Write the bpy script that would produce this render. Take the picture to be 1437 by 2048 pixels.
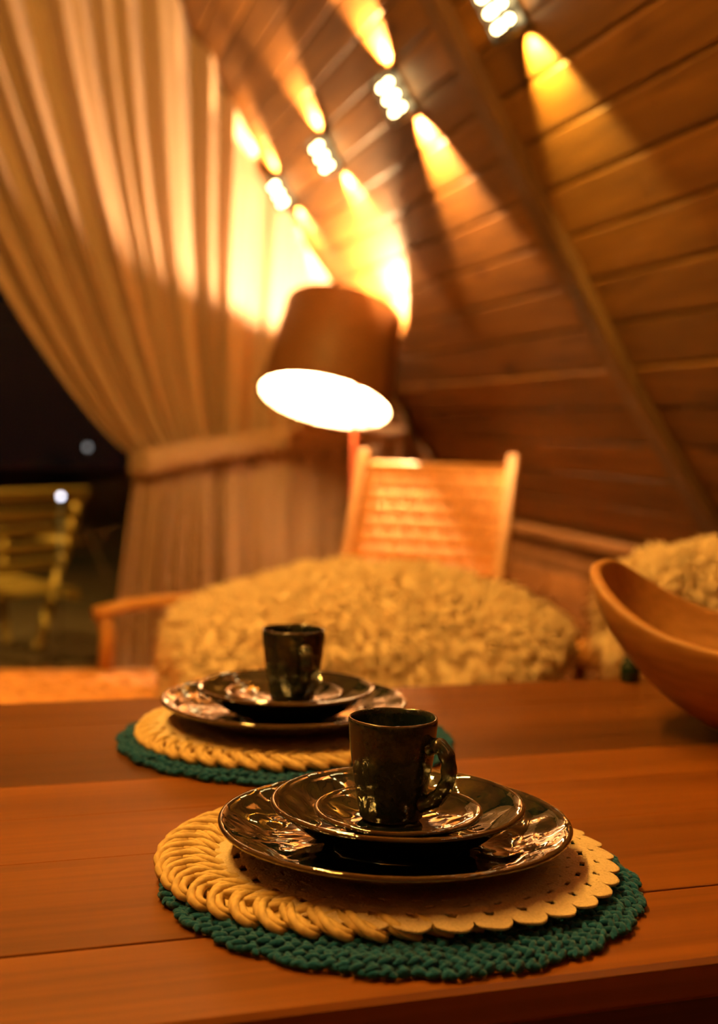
import bpy, math, random
import numpy as np
from mathutils import Vector, Matrix, noise

random.seed(7)
for o in list(bpy.data.objects):
    bpy.data.objects.remove(o)
SC = bpy.context.scene
COL = SC.collection

# ------------------------------------------------------------------ camera
F_PX = 2600.0
ROLL = math.radians(1.4)
PITCH = math.atan((1024 - 855) / F_PX)
YAW = math.atan((718.5 - 30) / F_PX)
cam_d = bpy.data.cameras.new('camera')
cam = bpy.data.objects.new('camera', cam_d)
COL.objects.link(cam)
fw = Vector((math.sin(YAW) * math.cos(PITCH), math.cos(YAW) * math.cos(PITCH), -math.sin(PITCH)))
r0 = Vector((math.cos(YAW), -math.sin(YAW), 0))
u0 = r0.cross(fw)
rt = math.cos(ROLL) * r0 + math.sin(ROLL) * u0
up = math.cos(ROLL) * u0 - math.sin(ROLL) * r0
m = Matrix((rt, up, -fw)).transposed().to_4x4()
m.translation = Vector((0, 0, 1.098))
cam.matrix_world = m
cam_d.sensor_fit = 'VERTICAL'
cam_d.sensor_height = 36.0
cam_d.lens = F_PX / 2048 * 36.0
cam_d.clip_start = 0.05
cam_d.clip_end = 100
cam_d.dof.use_dof = True
cam_d.dof.focus_distance = 0.985
cam_d.dof.aperture_fstop = 3.9
SC.camera = cam

# ------------------------------------------------------------------ world, exposure
w = bpy.data.worlds.new('night')
SC.world = w
w.use_nodes = True
bg = w.node_tree.nodes['Background']
bg.inputs[0].default_value = (0.010, 0.008, 0.008, 1)
bg.inputs[1].default_value = 0.10
SC.view_settings.view_transform = 'Standard'
SC.view_settings.look = 'None'
SC.view_settings.exposure = 1.3
SC.view_settings.gamma = 1.0
SC.view_settings.use_curve_mapping = False
SC.cycles.use_denoising = True
SC.cycles.sample_clamp_indirect = 6.0
SC.cycles.max_bounces = 6
SC.cycles.diffuse_bounces = 4
SC.cycles.glossy_bounces = 3
SC.cycles.use_adaptive_sampling = True
SC.cycles.adaptive_threshold = 0.09
SC.cycles.adaptive_min_samples = 16
SC.cycles.transparent_max_bounces = 8
SC.cycles.caustics_reflective = False
SC.cycles.caustics_refractive = False

WARM = (1.0, 0.57, 0.21)        # lamp light
OLIVE = (1.0, 0.66, 0.12)

# ------------------------------------------------------------------ helpers
class MB:
    """collects geometry of one mesh"""
    def __init__(self):
        self.v = []; self.f = []; self.sm = []
    def add(self, verts, faces, smooth=False):
        b = len(self.v)
        self.v += [tuple(p) for p in verts]
        self.f += [tuple(i + b for i in q) for q in faces]
        self.sm += [smooth] * len(faces)
    def box(self, c, s, bev=0.0, M=None):
        x, y, z = s[0] / 2, s[1] / 2, s[2] / 2
        if bev <= 0:
            vs = [(sx * x, sy * y, sz * z) for sz in (-1, 1) for sy in (-1, 1) for sx in (-1, 1)]
            fs = [(0, 2, 3, 1), (4, 5, 7, 6), (0, 1, 5, 4), (2, 6, 7, 3), (0, 4, 6, 2), (1, 3, 7, 5)]
        else:
            b = min(bev, x * .9, y * .9, z * .9)
            vs = []; idx = {}
            for sx in (-1, 1):
                for sy in (-1, 1):
                    for sz in (-1, 1):
                        for a in range(3):
                            p = [sx * x, sy * y, sz * z]
                            q = [sx, sy, sz]
                            for k in range(3):
                                if k != a: p[k] -= q[k] * b
                            idx[(sx, sy, sz, a)] = len(vs); vs.append(tuple(p))
            fs = []
            def quad(a, s_):
                o = [k for k in range(3) if k != a]
                r = []
                for (i, j) in ((-1, -1), (1, -1), (1, 1), (-1, 1)):
                    q = [0, 0, 0]; q[a] = s_; q[o[0]] = i; q[o[1]] = j
                    r.append(idx[(q[0], q[1], q[2], a)])
                flip = (s_ < 0) != (a == 1)
                return tuple(r[::-1]) if flip else tuple(r)
            for a in range(3):
                for s_ in (-1, 1): fs.append(quad(a, s_))
            for a in range(3):           # edges along axis a
                o = [k for k in range(3) if k != a]
                for i in (-1, 1):
                    for j in (-1, 1):
                        def k_(e, ax):
                            q = [0, 0, 0]; q[a] = e; q[o[0]] = i; q[o[1]] = j
                            return idx[(q[0], q[1], q[2], ax)]
                        fs.append((k_(-1, o[0]), k_(1, o[0]), k_(1, o[1]), k_(-1, o[1])))
            for sx in (-1, 1):
                for sy in (-1, 1):
                    for sz in (-1, 1):
                        fs.append(tuple(idx[(sx, sy, sz, a)] for a in range(3)))
        cv = Vector(c)
        if M is None: vs = [tuple(Vector(p) + cv) for p in vs]
        else: vs = [tuple(M @ Vector(p) + cv) for p in vs]
        self.add(vs, fs)
    def tube(self, pts, rad, n=8, caps=True, smooth=True, flat=1.0, upv=None):
        pts = [Vector(p) for p in pts]
        k = len(pts)
        rs = [rad(i / (k - 1)) if callable(rad) else rad for i in range(k)]
        vs = []; fs = []
        prev = None
        for i, p in enumerate(pts):
            t = (pts[min(i + 1, k - 1)] - pts[max(i - 1, 0)]).normalized()
            if prev is None:
                a = Vector(upv) if upv else (Vector((0, 0, 1)) if abs(t.z) < .9 else Vector((1, 0, 0)))
            else: a = prev
            a = (a - t * a.dot(t)).normalized()
            prev = a
            b = t.cross(a)
            for j in range(n):
                th = 2 * math.pi * (j + .5) / n
                vs.append(p + (a * math.cos(th) * flat + b * math.sin(th)) * rs[i])
        for i in range(k - 1):
            for j in range(n):
                q = (j + 1) % n
                fs.append((i * n + j, i * n + q, (i + 1) * n + q, (i + 1) * n + j))
        if caps:
            fs.append(tuple(range(n))[::-1]); fs.append(tuple(range((k - 1) * n, k * n)))
        self.add(vs, fs, smooth)
    def bar(self, a, b, wd, th, upv=(0, 0, 1), bev=0.004):
        a = Vector(a); b = Vector(b)
        t = (b - a).normalized(); u = Vector(upv); u = (u - t * u.dot(t)).normalized(); s = t.cross(u)
        M = Matrix((t, s, u)).transposed()
        self.box((a + b) / 2, ((b - a).length, wd, th), bev, M)
    def lathe(self, prof, n=64, fn=None, closed=False):
        vs = []; fs = []
        k = len(prof)
        for i, (r, z) in enumerate(prof):
            for j in range(n):
                a = 2 * math.pi * j / n
                rr, zz = (r, z) if fn is None else fn(r, z, a, i)
                vs.append((rr * math.cos(a), rr * math.sin(a), zz))
        for i in range(k - 1):
            for j in range(n):
                q = (j + 1) % n
                fs.append((i * n + j, i * n + q, (i + 1) * n + q, (i + 1) * n + j))
        if prof[0][0] > 1e-6: fs.append(tuple(range(n))[::-1])
        if prof[-1][0] > 1e-6 and not closed: fs.append(tuple(range((k - 1) * n, k * n)))
        if closed:
            for j in range(n):
                q = (j + 1) % n
                fs.append(((k - 1) * n + j, (k - 1) * n + q, q, j))
            fs.remove(tuple(range(n))[::-1])
        self.add(vs, fs, True)
    def mesh(self, name):
        me = bpy.data.meshes.new(name)
        me.from_pydata(self.v, [], self.f)
        me.polygons.foreach_set('use_smooth', self.sm)
        me.update()
        return me
    def build(self, name, mat, parent=None, loc=None, rot=None):
        return obj(name, self.mesh(name), mat, parent, loc, rot)

def obj(name, me, mat, parent=None, loc=None, rot=None):
    o = bpy.data.objects.new(name, me)
    COL.objects.link(o)
    if mat is not None and not me.materials: me.materials.append(mat)
    if parent is not None: o.parent = parent
    if loc is not None: o.location = loc
    if rot is not None: o.rotation_euler = rot
    return o

def tag(o, label=None, cat=None, group=None, kind=None):
    if label: o['label'] = label
    if cat: o['category'] = cat
    if group: o['group'] = group
    if kind: o['kind'] = kind
    return o

def empty(name, loc=(0, 0, 0), rz=0.0):
    o = bpy.data.objects.new(name, None)
    o.empty_display_size = .05
    COL.objects.link(o); o.location = loc; o.rotation_euler = (0, 0, rz)
    return o

def copy_tree(o, parent=None):
    c = o.copy(); COL.objects.link(c); c.parent = parent
    for ch in list(o.children): copy_tree(ch, c)
    return c

# ------------------------------------------------------------------ materials
def new_mat(name):
    mt = bpy.data.materials.new(name); mt.use_nodes = True
    nt = mt.node_tree
    return mt, nt, nt.nodes['Principled BSDF']
def N(nt, typ, **kw):
    n = nt.nodes.new(typ)
    for k, v in kw.items(): setattr(n, k, v)
    return n
def ramp(nt, src, stops):
    r = N(nt, 'ShaderNodeValToRGB')
    e = r.color_ramp.elements
    while len(e) < len(stops): e.new(0.5)
    for q, (p, c) in zip(e, stops): q.position = p; q.color = (*c, 1)
    nt.links.new(src, r.inputs[0])
    return r.outputs[0]
def mapping(nt, scale, coord='Object', rnd=0.0):
    tc = N(nt, 'ShaderNodeTexCoord'); mp = N(nt, 'ShaderNodeMapping')
    mp.inputs['Scale'].default_value = scale
    nt.links.new(tc.outputs[coord], mp.inputs['Vector'])
    if rnd:
        oi = N(nt, 'ShaderNodeObjectInfo'); mu = N(nt, 'ShaderNodeMath', operation='MULTIPLY')
        mu.inputs[1].default_value = rnd
        nt.links.new(oi.outputs['Random'], mu.inputs[0])
        cb = N(nt, 'ShaderNodeCombineXYZ')
        for i in range(3): nt.links.new(mu.outputs[0], cb.inputs[i])
        nt.links.new(cb.outputs[0], mp.inputs['Location'])
    return mp.outputs[0]
def bump(nt, bsdf, src, strength, dist=0.002):
    b = N(nt, 'ShaderNodeBump')
    b.inputs['Strength'].default_value = strength; b.inputs['Distance'].default_value = dist
    nt.links.new(src, b.inputs['Height']); nt.links.new(b.outputs[0], bsdf.inputs['Normal'])

def wood(name, dark, light, axis=0, rough=.45, grain=1.0, vary=.35, knots=True, spec=.4, bumpk=.15):
    """plank wood: grain runs along local `axis`"""
    mt, nt, b = new_mat(name)
    s = [14 * grain] * 3; s[axis] = .9 * grain
    v = mapping(nt, s, rnd=37.0)
    n1 = N(nt, 'ShaderNodeTexNoise'); n1.inputs['Scale'].default_value = 1.6
    n1.inputs['Detail'].default_value = 3; n1.inputs['Roughness'].default_value = .65; n1.inputs['Distortion'].default_value = .6
    nt.links.new(v, n1.inputs['Vector'])
    col = ramp(nt, n1.outputs[0], [(.28, dark), (.52, tuple((a + c) / 2 for a, c in zip(dark, light))), (.75, light)])
    s2 = [90 * grain] * 3; s2[axis] = 3 * grain
    v2 = mapping(nt, s2, rnd=11.0)
    n2 = N(nt, 'ShaderNodeTexNoise'); n2.inputs['Scale'].default_value = 1.5; n2.inputs['Detail'].default_value = 3
    nt.links.new(v2, n2.inputs['Vector'])
    fine = ramp(nt, n2.outputs[0], [(.35, (.72, .70, .68)), (.6, (1, 1, 1))])
    mx = N(nt, 'ShaderNodeMix', data_type='RGBA', blend_type='MULTIPLY'); mx.inputs[0].default_value = .7
    nt.links.new(col, mx.inputs[6]); nt.links.new(fine, mx.inputs[7])
    out = mx.outputs[2]
    if knots:
        s3 = [5.0] * 3; s3[axis] = 1.7
        v3 = mapping(nt, s3, rnd=53.0)
        vo = N(nt, 'ShaderNodeTexVoronoi'); vo.inputs['Scale'].default_value = 1.0
        nt.links.new(v3, vo.inputs['Vector'])
        kc = ramp(nt, vo.outputs['Distance'], [(.03, (.22, .14, .10)), (.10, (.75, .68, .62)), (.17, (1, 1, 1))])
        m2 = N(nt, 'ShaderNodeMix', data_type='RGBA', blend_type='MULTIPLY'); m2.inputs[0].default_value = 1
        nt.links.new(out, m2.inputs[6]); nt.links.new(kc, m2.inputs[7]); out = m2.outputs[2]
    oi = N(nt, 'ShaderNodeObjectInfo')
    hv = N(nt, 'ShaderNodeHueSaturation')
    mr = N(nt, 'ShaderNodeMapRange'); mr.inputs[3].default_value = 1 - vary; mr.inputs[4].default_value = 1 + vary * .5
    nt.links.new(oi.outputs['Random'], mr.inputs[0]); nt.links.new(mr.outputs[0], hv.inputs['Value'])
    nt.links.new(out, hv.inputs['Color']); nt.links.new(hv.outputs[0], b.inputs['Base Color'])
    b.inputs['Roughness'].default_value = rough
    b.inputs['Specular IOR Level'].default_value = spec
    bump(nt, b, n2.outputs[0], bumpk, .001)
    return mt

def plain(name, col, rough=.5, metal=0.0, var=.25, scale=30, spec=.5, bumpk=0.0, sheen=0.0):
    mt, nt, b = new_mat(name)
    v = mapping(nt, (1, 1, 1))
    n1 = N(nt, 'ShaderNodeTexNoise'); n1.inputs['Scale'].default_value = scale; n1.inputs['Detail'].default_value = 4
    nt.links.new(v, n1.inputs['Vector'])
    c = ramp(nt, n1.outputs[0], [(.3, tuple(x * (1 - var) for x in col)), (.7, tuple(min(1, x * (1 + var)) for x in col))])
    nt.links.new(c, b.inputs['Base Color'])
    b.inputs['Roughness'].default_value = rough; b.inputs['Metallic'].default_value = metal
    b.inputs['Specular IOR Level'].default_value = spec
    if sheen:
        b.inputs['Sheen Weight'].default_value = sheen
    if bumpk: bump(nt, b, n1.outputs[0], bumpk, .002)
    return mt

def emit(name, col, strength, sample=True):
    mt, nt, b = new_mat(name)
    b.inputs['Base Color'].default_value = (.8, .8, .8, 1)
    b.inputs['Emission Color'].default_value = (*col, 1)
    b.inputs['Emission Strength'].default_value = strength
    if not sample: mt.cycles.emission_sampling = 'NONE'
    return mt

def cloth(name, col, trans=.35, scale=400, rough=.9):
    mt, nt, b = new_mat(name)
    out = nt.nodes['Material Output']
    v = mapping(nt, (1, 1, 1))
    n1 = N(nt, 'ShaderNodeTexNoise'); n1.inputs['Scale'].default_value = scale; n1.inputs['Detail'].default_value = 2
    nt.links.new(v, n1.inputs['Vector'])
    c = ramp(nt, n1.outputs[0], [(.3, tuple(x * .85 for x in col)), (.7, col)])
    nt.links.new(c, b.inputs['Base Color']); b.inputs['Roughness'].default_value = rough
    b.inputs['Specular IOR Level'].default_value = .1
    t = N(nt, 'ShaderNodeBsdfTranslucent'); nt.links.new(c, t.inputs[0])
    mx = N(nt, 'ShaderNodeMixShader'); mx.inputs[0].default_value = trans
    nt.links.new(b.outputs[0], mx.inputs[1]); nt.links.new(t.outputs[0], mx.inputs[2])
    nt.links.new(mx.outputs[0], out.inputs[0])
    return mt

def glaze(name, coat=1.0, rough=.05, gain=1.0):
    """dark reactive glaze, brown where it breaks over the lip"""
    mt, nt, b = new_mat(name)
    v = mapping(nt, (1, 1, 1), rnd=5.0)
    n1 = N(nt, 'ShaderNodeTexNoise'); n1.inputs['Scale'].default_value = 55; n1.inputs['Detail'].default_value = 6; n1.inputs['Roughness'].default_value = .7
    nt.links.new(v, n1.inputs['Vector'])
    c = ramp(nt, n1.outputs[0], [(.36, (.003 * gain, .006 * gain, .009 * gain)), (.50, (.007 * gain, .012 * gain, .014 * gain)), (.60, (.020 * gain, .024 * gain, .014 * gain)), (.72, (.055 * gain, .044 * gain, .018 * gain))])
    ao = N(nt, 'ShaderNodeNewGeometry')
    pr = ramp(nt, ao.outputs['Pointiness'], [(.53, (0, 0, 0)), (.62, (1, 1, 1))])
    mx = N(nt, 'ShaderNodeMix', data_type='RGBA'); nt.links.new(pr, mx.inputs[0])
    nt.links.new(c, mx.inputs[6]); mx.inputs[7].default_value = (.08, .030, .010, 1)
    nt.links.new(mx.outputs[2], b.inputs['Base Color'])
    b.inputs['Roughness'].default_value = rough
    b.inputs['Specular IOR Level'].default_value = .6
    b.inputs['Coat Weight'].default_value = coat; b.inputs['Coat IOR'].default_value = 1.72; b.inputs['Coat Roughness'].default_value = .035
    n2 = N(nt, 'ShaderNodeTexNoise'); n2.inputs['Scale'].default_value = 60; n2.inputs['Detail'].default_value = 2
    nt.links.new(v, n2.inputs['Vector'])
    bump(nt, b, n2.outputs[0], .22, .0015)
    nt.links.new(b.inputs['Normal'].links[0].from_socket, b.inputs['Coat Normal'])
    return mt

MAT = {}
MAT['pine'] = wood('pine_boards', (.088, .032, .005), (.195, .080, .014), axis=1, rough=.62, vary=.30, spec=.25)
MAT['pine_x'] = wood('pine_trim', (.11, .042, .008), (.21, .092, .02), axis=1, rough=.5, vary=.1)
MAT['rib'] = wood('rib_wood', (.05, .020, .006), (.10, .042, .012), axis=2, rough=.5, vary=.1, knots=False)
MAT['table'] = wood('table_wood', (.12, .034, .003), (.24, .074, .005), axis=0, rough=.34, vary=.5, spec=.45, grain=.8, knots=False, bumpk=.06)
MAT['tabdark'] = wood('table_apron_wood', (.07, .022, .008), (.13, .04, .013), axis=0, rough=.5, vary=.1, knots=False)
MAT['chair'] = wood('chair_wood', (.42, .18, .05), (.62, .31, .095), axis=0, rough=.4, vary=.1, knots=False)
MAT['chair_dark'] = wood('dark_chair_wood', (.10, .03, .012), (.18, .055, .02), axis=0, rough=.4, vary=.1, knots=False)
MAT['rope'] = plain('woven_cord', (.68, .32, .11), rough=.75, var=.25, scale=60, bumpk=.4)
MAT['bowl'] = wood('bowl_wood', (.33, .15, .045), (.52, .26, .09), axis=0, rough=.42, vary=.0, knots=False, grain=.7)
MAT['floor'] = wood('floor_wood', (.22, .09, .03), (.36, .16, .05), axis=1, rough=.5, vary=.0)
MAT['black'] = plain('black_metal', (.012, .011, .010), rough=.45, var=.1)
MAT['curtain'] = cloth('curtain_cloth', (.49, .345, .26), trans=.22)
MAT['glaze'] = glaze('dark_glaze')
MAT['mugglaze'] = glaze('mottled_mug_glaze', 0.0, .16, 1.7)
MAT['green'] = plain('green_yarn', (.004, .070, .16), rough=.9, var=.35, scale=300, spec=.1, bumpk=.6, sheen=.15)
MAT['straw'] = plain('straw_cord', (.56, .39, .17), rough=.6, var=.18, scale=150, spec=.25, bumpk=.4)
MAT['cream'] = plain('cream_yarn', (.64, .50, .34), rough=.9, var=.12, scale=500, spec=.1, bumpk=.8)
MAT['wool'] = cloth('sheep_wool', (1.0, .80, .54), trans=.25, scale=25)
MAT['shade'] = plain('lamp_shade_cloth', (.16, .065, .022), rough=.55, var=.12, scale=40, spec=.3)
MAT['shade_in'] = plain('lamp_shade_lining', (.88, .84, .76), rough=.8, var=.03)
MAT['redmetal'] = plain('copper_pole', (.45, .10, .04), rough=.35, metal=.4, var=.1)
MAT['tube_glow'] = emit('sconce_tube_glow', (1.0, .72, .30), 13.0)
MAT['added_string_glow'] = emit('added_string_bulb_glow', (1.0, .52, .085), 1150.0)
MAT['bulb'] = emit('bulb_glow', (1.0, .62, .28), 3600.0)
MAT['cold'] = emit('garden_light_glow', (.75, .78, 1.0), 3.0, sample=False)
MAT['cold2'] = emit('dim_garden_light_glow', (.75, .75, .8), .3, sample=False)
MAT['teak'] = wood('deck_chair_wood', (.26, .15, .035), (.42, .26, .07), axis=0, rough=.6, vary=.1, knots=False)
MAT['deck'] = wood('deck_wood', (.05, .03, .015), (.09, .055, .03), axis=0, rough=.7, vary=.0)
MAT['hedge'] = plain('night_hedge', (.02, .025, .012), rough=.9, var=.6, scale=4)
MAT['darkgreen'] = plain('dark_green_glass', (.006, .022, .014), rough=.12, var=.2)
def glass_mat():
    mt, nt, b = new_mat('window_glass')
    out = nt.nodes['Material Output']
    t = N(nt, 'ShaderNodeBsdfTransparent'); t.inputs[0].default_value = (.95, .96, .95, 1)
    g = N(nt, 'ShaderNodeBsdfGlossy'); g.inputs['Roughness'].default_value = .02
    fr = N(nt, 'ShaderNodeFresnel'); fr.inputs[0].default_value = 1.35
    mx = N(nt, 'ShaderNodeMixShader')
    nt.links.new(fr.outputs[0], mx.inputs[0]); nt.links.new(t.outputs[0], mx.inputs[1]); nt.links.new(g.outputs[0], mx.inputs[2])
    nt.links.new(mx.outputs[0], out.inputs[0])
    return mt
MAT['glass'] = glass_mat()

# ------------------------------------------------------------------ the shell of the cabin
# right-hand cross-section (x, z), from the floor to the ridge; the left side mirrors it
PROF = [(2.45, 0), (2.15, .45), (2.0, .65), (1.788, .94), (1.584, 1.222), (1.415, 1.50), (1.279, 1.725), (1.125, 1.98),
        (.955, 2.26), (.785, 2.545), (.598, 2.833), (.40, 3.12), (.17, 3.45), (-.08, 3.80), (-.33, 4.15), (-.55, 4.45)]
PX = np.array([p[0] for p in PROF]); PZ = np.array([p[1] for p in PROF])
PS = np.r_[0, np.cumsum(np.hypot(np.diff(PX), np.diff(PZ)))]
XC = -.55
Y0, Y1 = -1.6, 5.62
def prof_s(s): return float(np.interp(s, PS, PX)), float(np.interp(s, PS, PZ))
def prof_x(z): return float(np.interp(z, PZ, PX))
def prof_z(x): return float(np.interp(-x, -PX, PZ))
def frame_s(s):
    a = prof_s(max(s - .06, 0)); b = prof_s(min(s + .06, PS[-1])); c = prof_s(s)
    t = Vector((b[0] - a[0], 0, b[1] - a[1])).normalized()      # up the slope
    n = Vector((-t.z, 0, t.x))                                  # into the room
    return Vector((c[0], 0, c[1])), t, n

def shell(name, mirror):
    b = MB(); vs = []; fs = []
    for k, (x, z) in enumerate(PROF):
        o = .03; xo = x + o * 1.0
        xx = (2 * XC - xo) if mirror else xo
        for y in (Y0, Y1): vs.append((xx, y, z + .015))
        xx2 = (2 * XC - xo - .08) if mirror else xo + .08
        for y in (Y0, Y1): vs.append((xx2, y, z + .06))
    for k in range(len(PROF) - 1):
        a = k * 4; c = a + 4
        fs += [(a, a + 1, c + 1, c), (a + 2, c + 2, c + 3, a + 3), (a, c, c + 2, a + 2), (a + 1, a + 3, c + 3, c + 1)]
    b.add(vs, fs)
    return tag(b.build(name, MAT['pine']), kind='structure')
wall_r = shell('wall_right', False)
wall_l = shell('wall_left', True)
# boards of the right slope: one shared board mesh
PITCH_B = .1255
bm_ = MB()
L = Y1 - Y0
g, th = .0022, .018
hw = PITCH_B / 2 - g
prof_b = [(-hw, -th), (hw, -th), (hw, -.006), (hw - .006, 0), (-hw + .006, 0), (-hw, -.006)]
vs = [(u, y, v) for y in (-L / 2, L / 2) for (u, v) in prof_b]
k = len(prof_b)
fs = [tuple(range(k)), tuple(range(2 * k - 1, k - 1, -1))] + [(i, i + k, (i + 1) % k + k, (i + 1) % k) for i in range(k)]
bm_.add(vs, fs)
board_me = bm_.mesh('board'); board_me.materials.append(MAT['pine'])
nb = int(PS[-1] / PITCH_B)
for i in range(4, nb):
    s = .052 + (i + .5) * PITCH_B
    c, t, n = frame_s(s)
    for mir in (False, True):
        M = Matrix((t, Vector((0, 1, 0)), n)).transposed().to_4x4()   # local x = up the slope, z = into the room
        M.translation = c + Vector((0, (Y0 + Y1) / 2, 0))
        if mir:
            t2 = Vector((-t.x, 0, t.z)); n2 = Vector((-n.x, 0, n.z))
            M = Matrix((t2, Vector((0, -1, 0)), n2)).transposed().to_4x4()
            M.translation = Vector((2 * XC - c.x, (Y0 + Y1) / 2, c.z))
        o = bpy.data.objects.new('board', board_me); COL.objects.link(o)
        o.parent = wall_l if mir else wall_r
        o.matrix_world = M

def rib(name, y, wdt=.10, dep=.03, mirror=False):
    b = MB(); vs = []; fs = []
    S = np.arange(.85, PS[-1], .12)
    for s in S:
        c, t, n = frame_s(s)
        for (yy, nn) in ((-wdt / 2, -.01), (-wdt / 2, dep - .006), (-wdt / 2 + .006, dep), (wdt / 2 - .006, dep), (wdt / 2, dep - .006), (wdt / 2, -.01)):
            p = c + n * nn
            vs.append(((2 * XC - p.x) if mirror else p.x, y + yy, p.z))
    k = 6
    for i in range(len(S) - 1):
        for j in range(k):
            q = (j + 1) % k
            fs.append((i * k + j, i * k + q, (i + 1) * k + q, (i + 1) * k + j))
    fs += [tuple(range(k)), tuple(range((len(S) - 1) * k, len(S) * k))]
    b.add(vs, fs)
    return tag(b.build(name, MAT['rib']), kind='structure')
ti = 1
for y in (3.16, .95, -1.2):
    for mir in (False, True):
        rib('trim_%d' % ti, y, mirror=mir); ti += 1
# knee wall along the right side: cap, boards
kx, kz = 1.90, .745
b = MB(); b.box((kx + .16, (Y0 + Y1) / 2, kz / 2 - .02), (.26, L - .02, kz - .06)); knee = tag(b.build('baseboard_right', MAT['pine_x']), kind='structure')
for (z0, z1) in ((.005, .20), (.205, .40), (.405, .595), (.60, kz - .045)):
    b = MB(); b.box((0, 0, 0), (.022, L - .02, z1 - z0), .006)
    b.build('board', MAT['pine'], knee, (kx + .018, (Y0 + Y1) / 2, (z0 + z1) / 2))
b = MB(); b.box((0, 0, 0), (.17, L - .02, .045), .010); b.build('cap_board', MAT['pine'], knee, (kx + .06, (Y0 + Y1) / 2, kz - .022))
# floor, gable behind the camera, ridge
b = MB(); b.box((XC, (Y0 + Y1) / 2, -.05), (6.6, L + .3, .1)); tag(b.build('floor', MAT['floor']), kind='structure')
def arch_poly(y, th, inset=0.0):
    pts = [(x + .02 - inset, z) for x, z in PROF] + [(2 * XC - x - .02 + inset, z) for x, z in PROF[-2::-1]]
    n = len(pts); b = MB()
    vs = [(x, y, z) for x, z in pts] + [(x, y + th, z) for x, z in pts]
    fs = [tuple(range(n)), tuple(range(2 * n - 1, n - 1, -1))] + [(i, (i + 1) % n, (i + 1) % n + n, i + n) for i in range(n)]
    b.add(vs, fs); return b
tag(arch_poly(Y0 - .08, .08).build('wall_rear', MAT['pine_x']), kind='structure')
# glazed gable
win = empty('window_1', (0, 5.58, 0)); tag(win, kind='structure')
b = arch_poly(0, .012, inset=.03); b.build('pane', MAT['glass'], win)
for (x, zt) in ((XC, 4.4), (1.0, 2.1), (-2.1, 2.1)):
    b = MB(); b.box((x, -.02, zt / 2), (.07, .09, zt), .006); b.build('mullion', MAT['rib'], win)
b = MB(); b.box((XC, -.02, .03), (5.8, .09, .07), .006); b.build('sill', MAT['rib'], win)
b = MB(); b.box((XC, -.02, 2.25), (3.0, .09, .07), .006); b.build('transom', MAT['rib'], win)

# ------------------------------------------------------------------ wall sconces
def sconce_master():
    root = empty('wall_sconce')
    b = MB(); b.box((0, 0, .006), (.150, .078, .012), .003); b.build('backplate', MAT['black'], root)
    for u in (-.066, .066):
        b = MB(); b.box((u, 0, .035), (.010, .10, .058), .002); b.build('housing_cap', MAT['black'], root)
    for u in (-.019, .019):
        b = MB(); b.box((u, 0, .042), (.007, .094, .044), .001); b.build('louver', MAT['black'], root)
    for y in (-.046, .046):
        b = MB(); b.box((0, y, .058), (.126, .007, .007), .001); b.build('side_bar', MAT['black'], root)
    for u in (-.038, 0, .038):
        b = MB(); b.tube([(u, -.043, .043), (u, .043, .043)], .0085, 8); b.build('glow_tube', MAT['tube_glow'], root)
    return root
def spot(name, parent, loc, d, watts, col, ang=58, blend=.5, r=.012):
    l = bpy.data.lights.new(name, 'SPOT'); l.energy = watts; l.color = col
    l.spot_size = math.radians(ang); l.spot_blend = blend; l.shadow_soft_size = r
    o = bpy.data.objects.new(name, l); COL.objects.link(o); o.parent = parent
    o.location = loc; o.rotation_euler = Vector(d).to_track_quat('-Z', 'Y').to_euler()
    return o
S_SC = 2.487
SCONCE_Y = [5.33, 4.54, 3.66, 2.82, 1.95, 1.10, .25, -.60]  # the last four are added out of view, to light the foreground
ORD = ['touching the curtain, farthest of the row', 'second in the row from the curtain', 'third in the row, just beyond the dark rib',
       'with yellow beam at the top, nearer than the rib', 'fifth in the row, added out of view', 'sixth in the row, added out of view',
       'seventh in the row, added out of view', 'eighth in the row, added out of view']
master = sconce_master()
first = True
c, t, n = frame_s(S_SC)
PW = [38, 54, 70, 24, 30, 30, 30, 30]
for side in (0, 1):
    ys = SCONCE_Y if side == 0 else [4.54, 2.82, 1.10, -.60]  # left-slope row is unseen, added for its light
    for i, y in enumerate(ys):
        o = master if first else copy_tree(master)
        first = False
        if side == 0:
            M = Matrix((t, Vector((0, 1, 0)), n)).transposed().to_4x4(); M.translation = c + Vector((0, y, 0))
            lab = 'black wall sconce with glowing bars ' + ORD[i]
            col = OLIVE if i == 3 else WARM; pw = PW[i]
        else:
            M = Matrix((Vector((-t.x, 0, t.z)), Vector((0, -1, 0)), Vector((-n.x, 0, n.z)))).transposed().to_4x4()
            M.translation = Vector((2 * XC - c.x, y, c.z))
            lab = 'added unseen black wall sconce on the left slope, number %s from the curtain' % ['one', 'two', 'three', 'four'][i]
            col = WARM; pw = 4.0
        o.matrix_world = M
        tag(o, lab, 'wall lamp', 'up-and-down wall sconces')
for o in [q for q in COL.objects if q.name.split('.')[0] == 'wall_sconce' and q.parent is None]:
    y = o.matrix_world.translation.y
    right = o.matrix_world.translation.x > XC
    i = min(range(8), key=lambda k: abs(SCONCE_Y[k] - y))
    col = OLIVE if (right and i == 3) else WARM
    pw = PW[i] if right else 25.0
    spot('beam_up', o, (.080, 0, .040), (1, 0, -.6), pw * 1.25, col, 90, .35)
    spot('beam_down', o, (-.080, 0, .040), (-1, 0, -.6), pw * 1.25, col, 90, .35)

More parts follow.
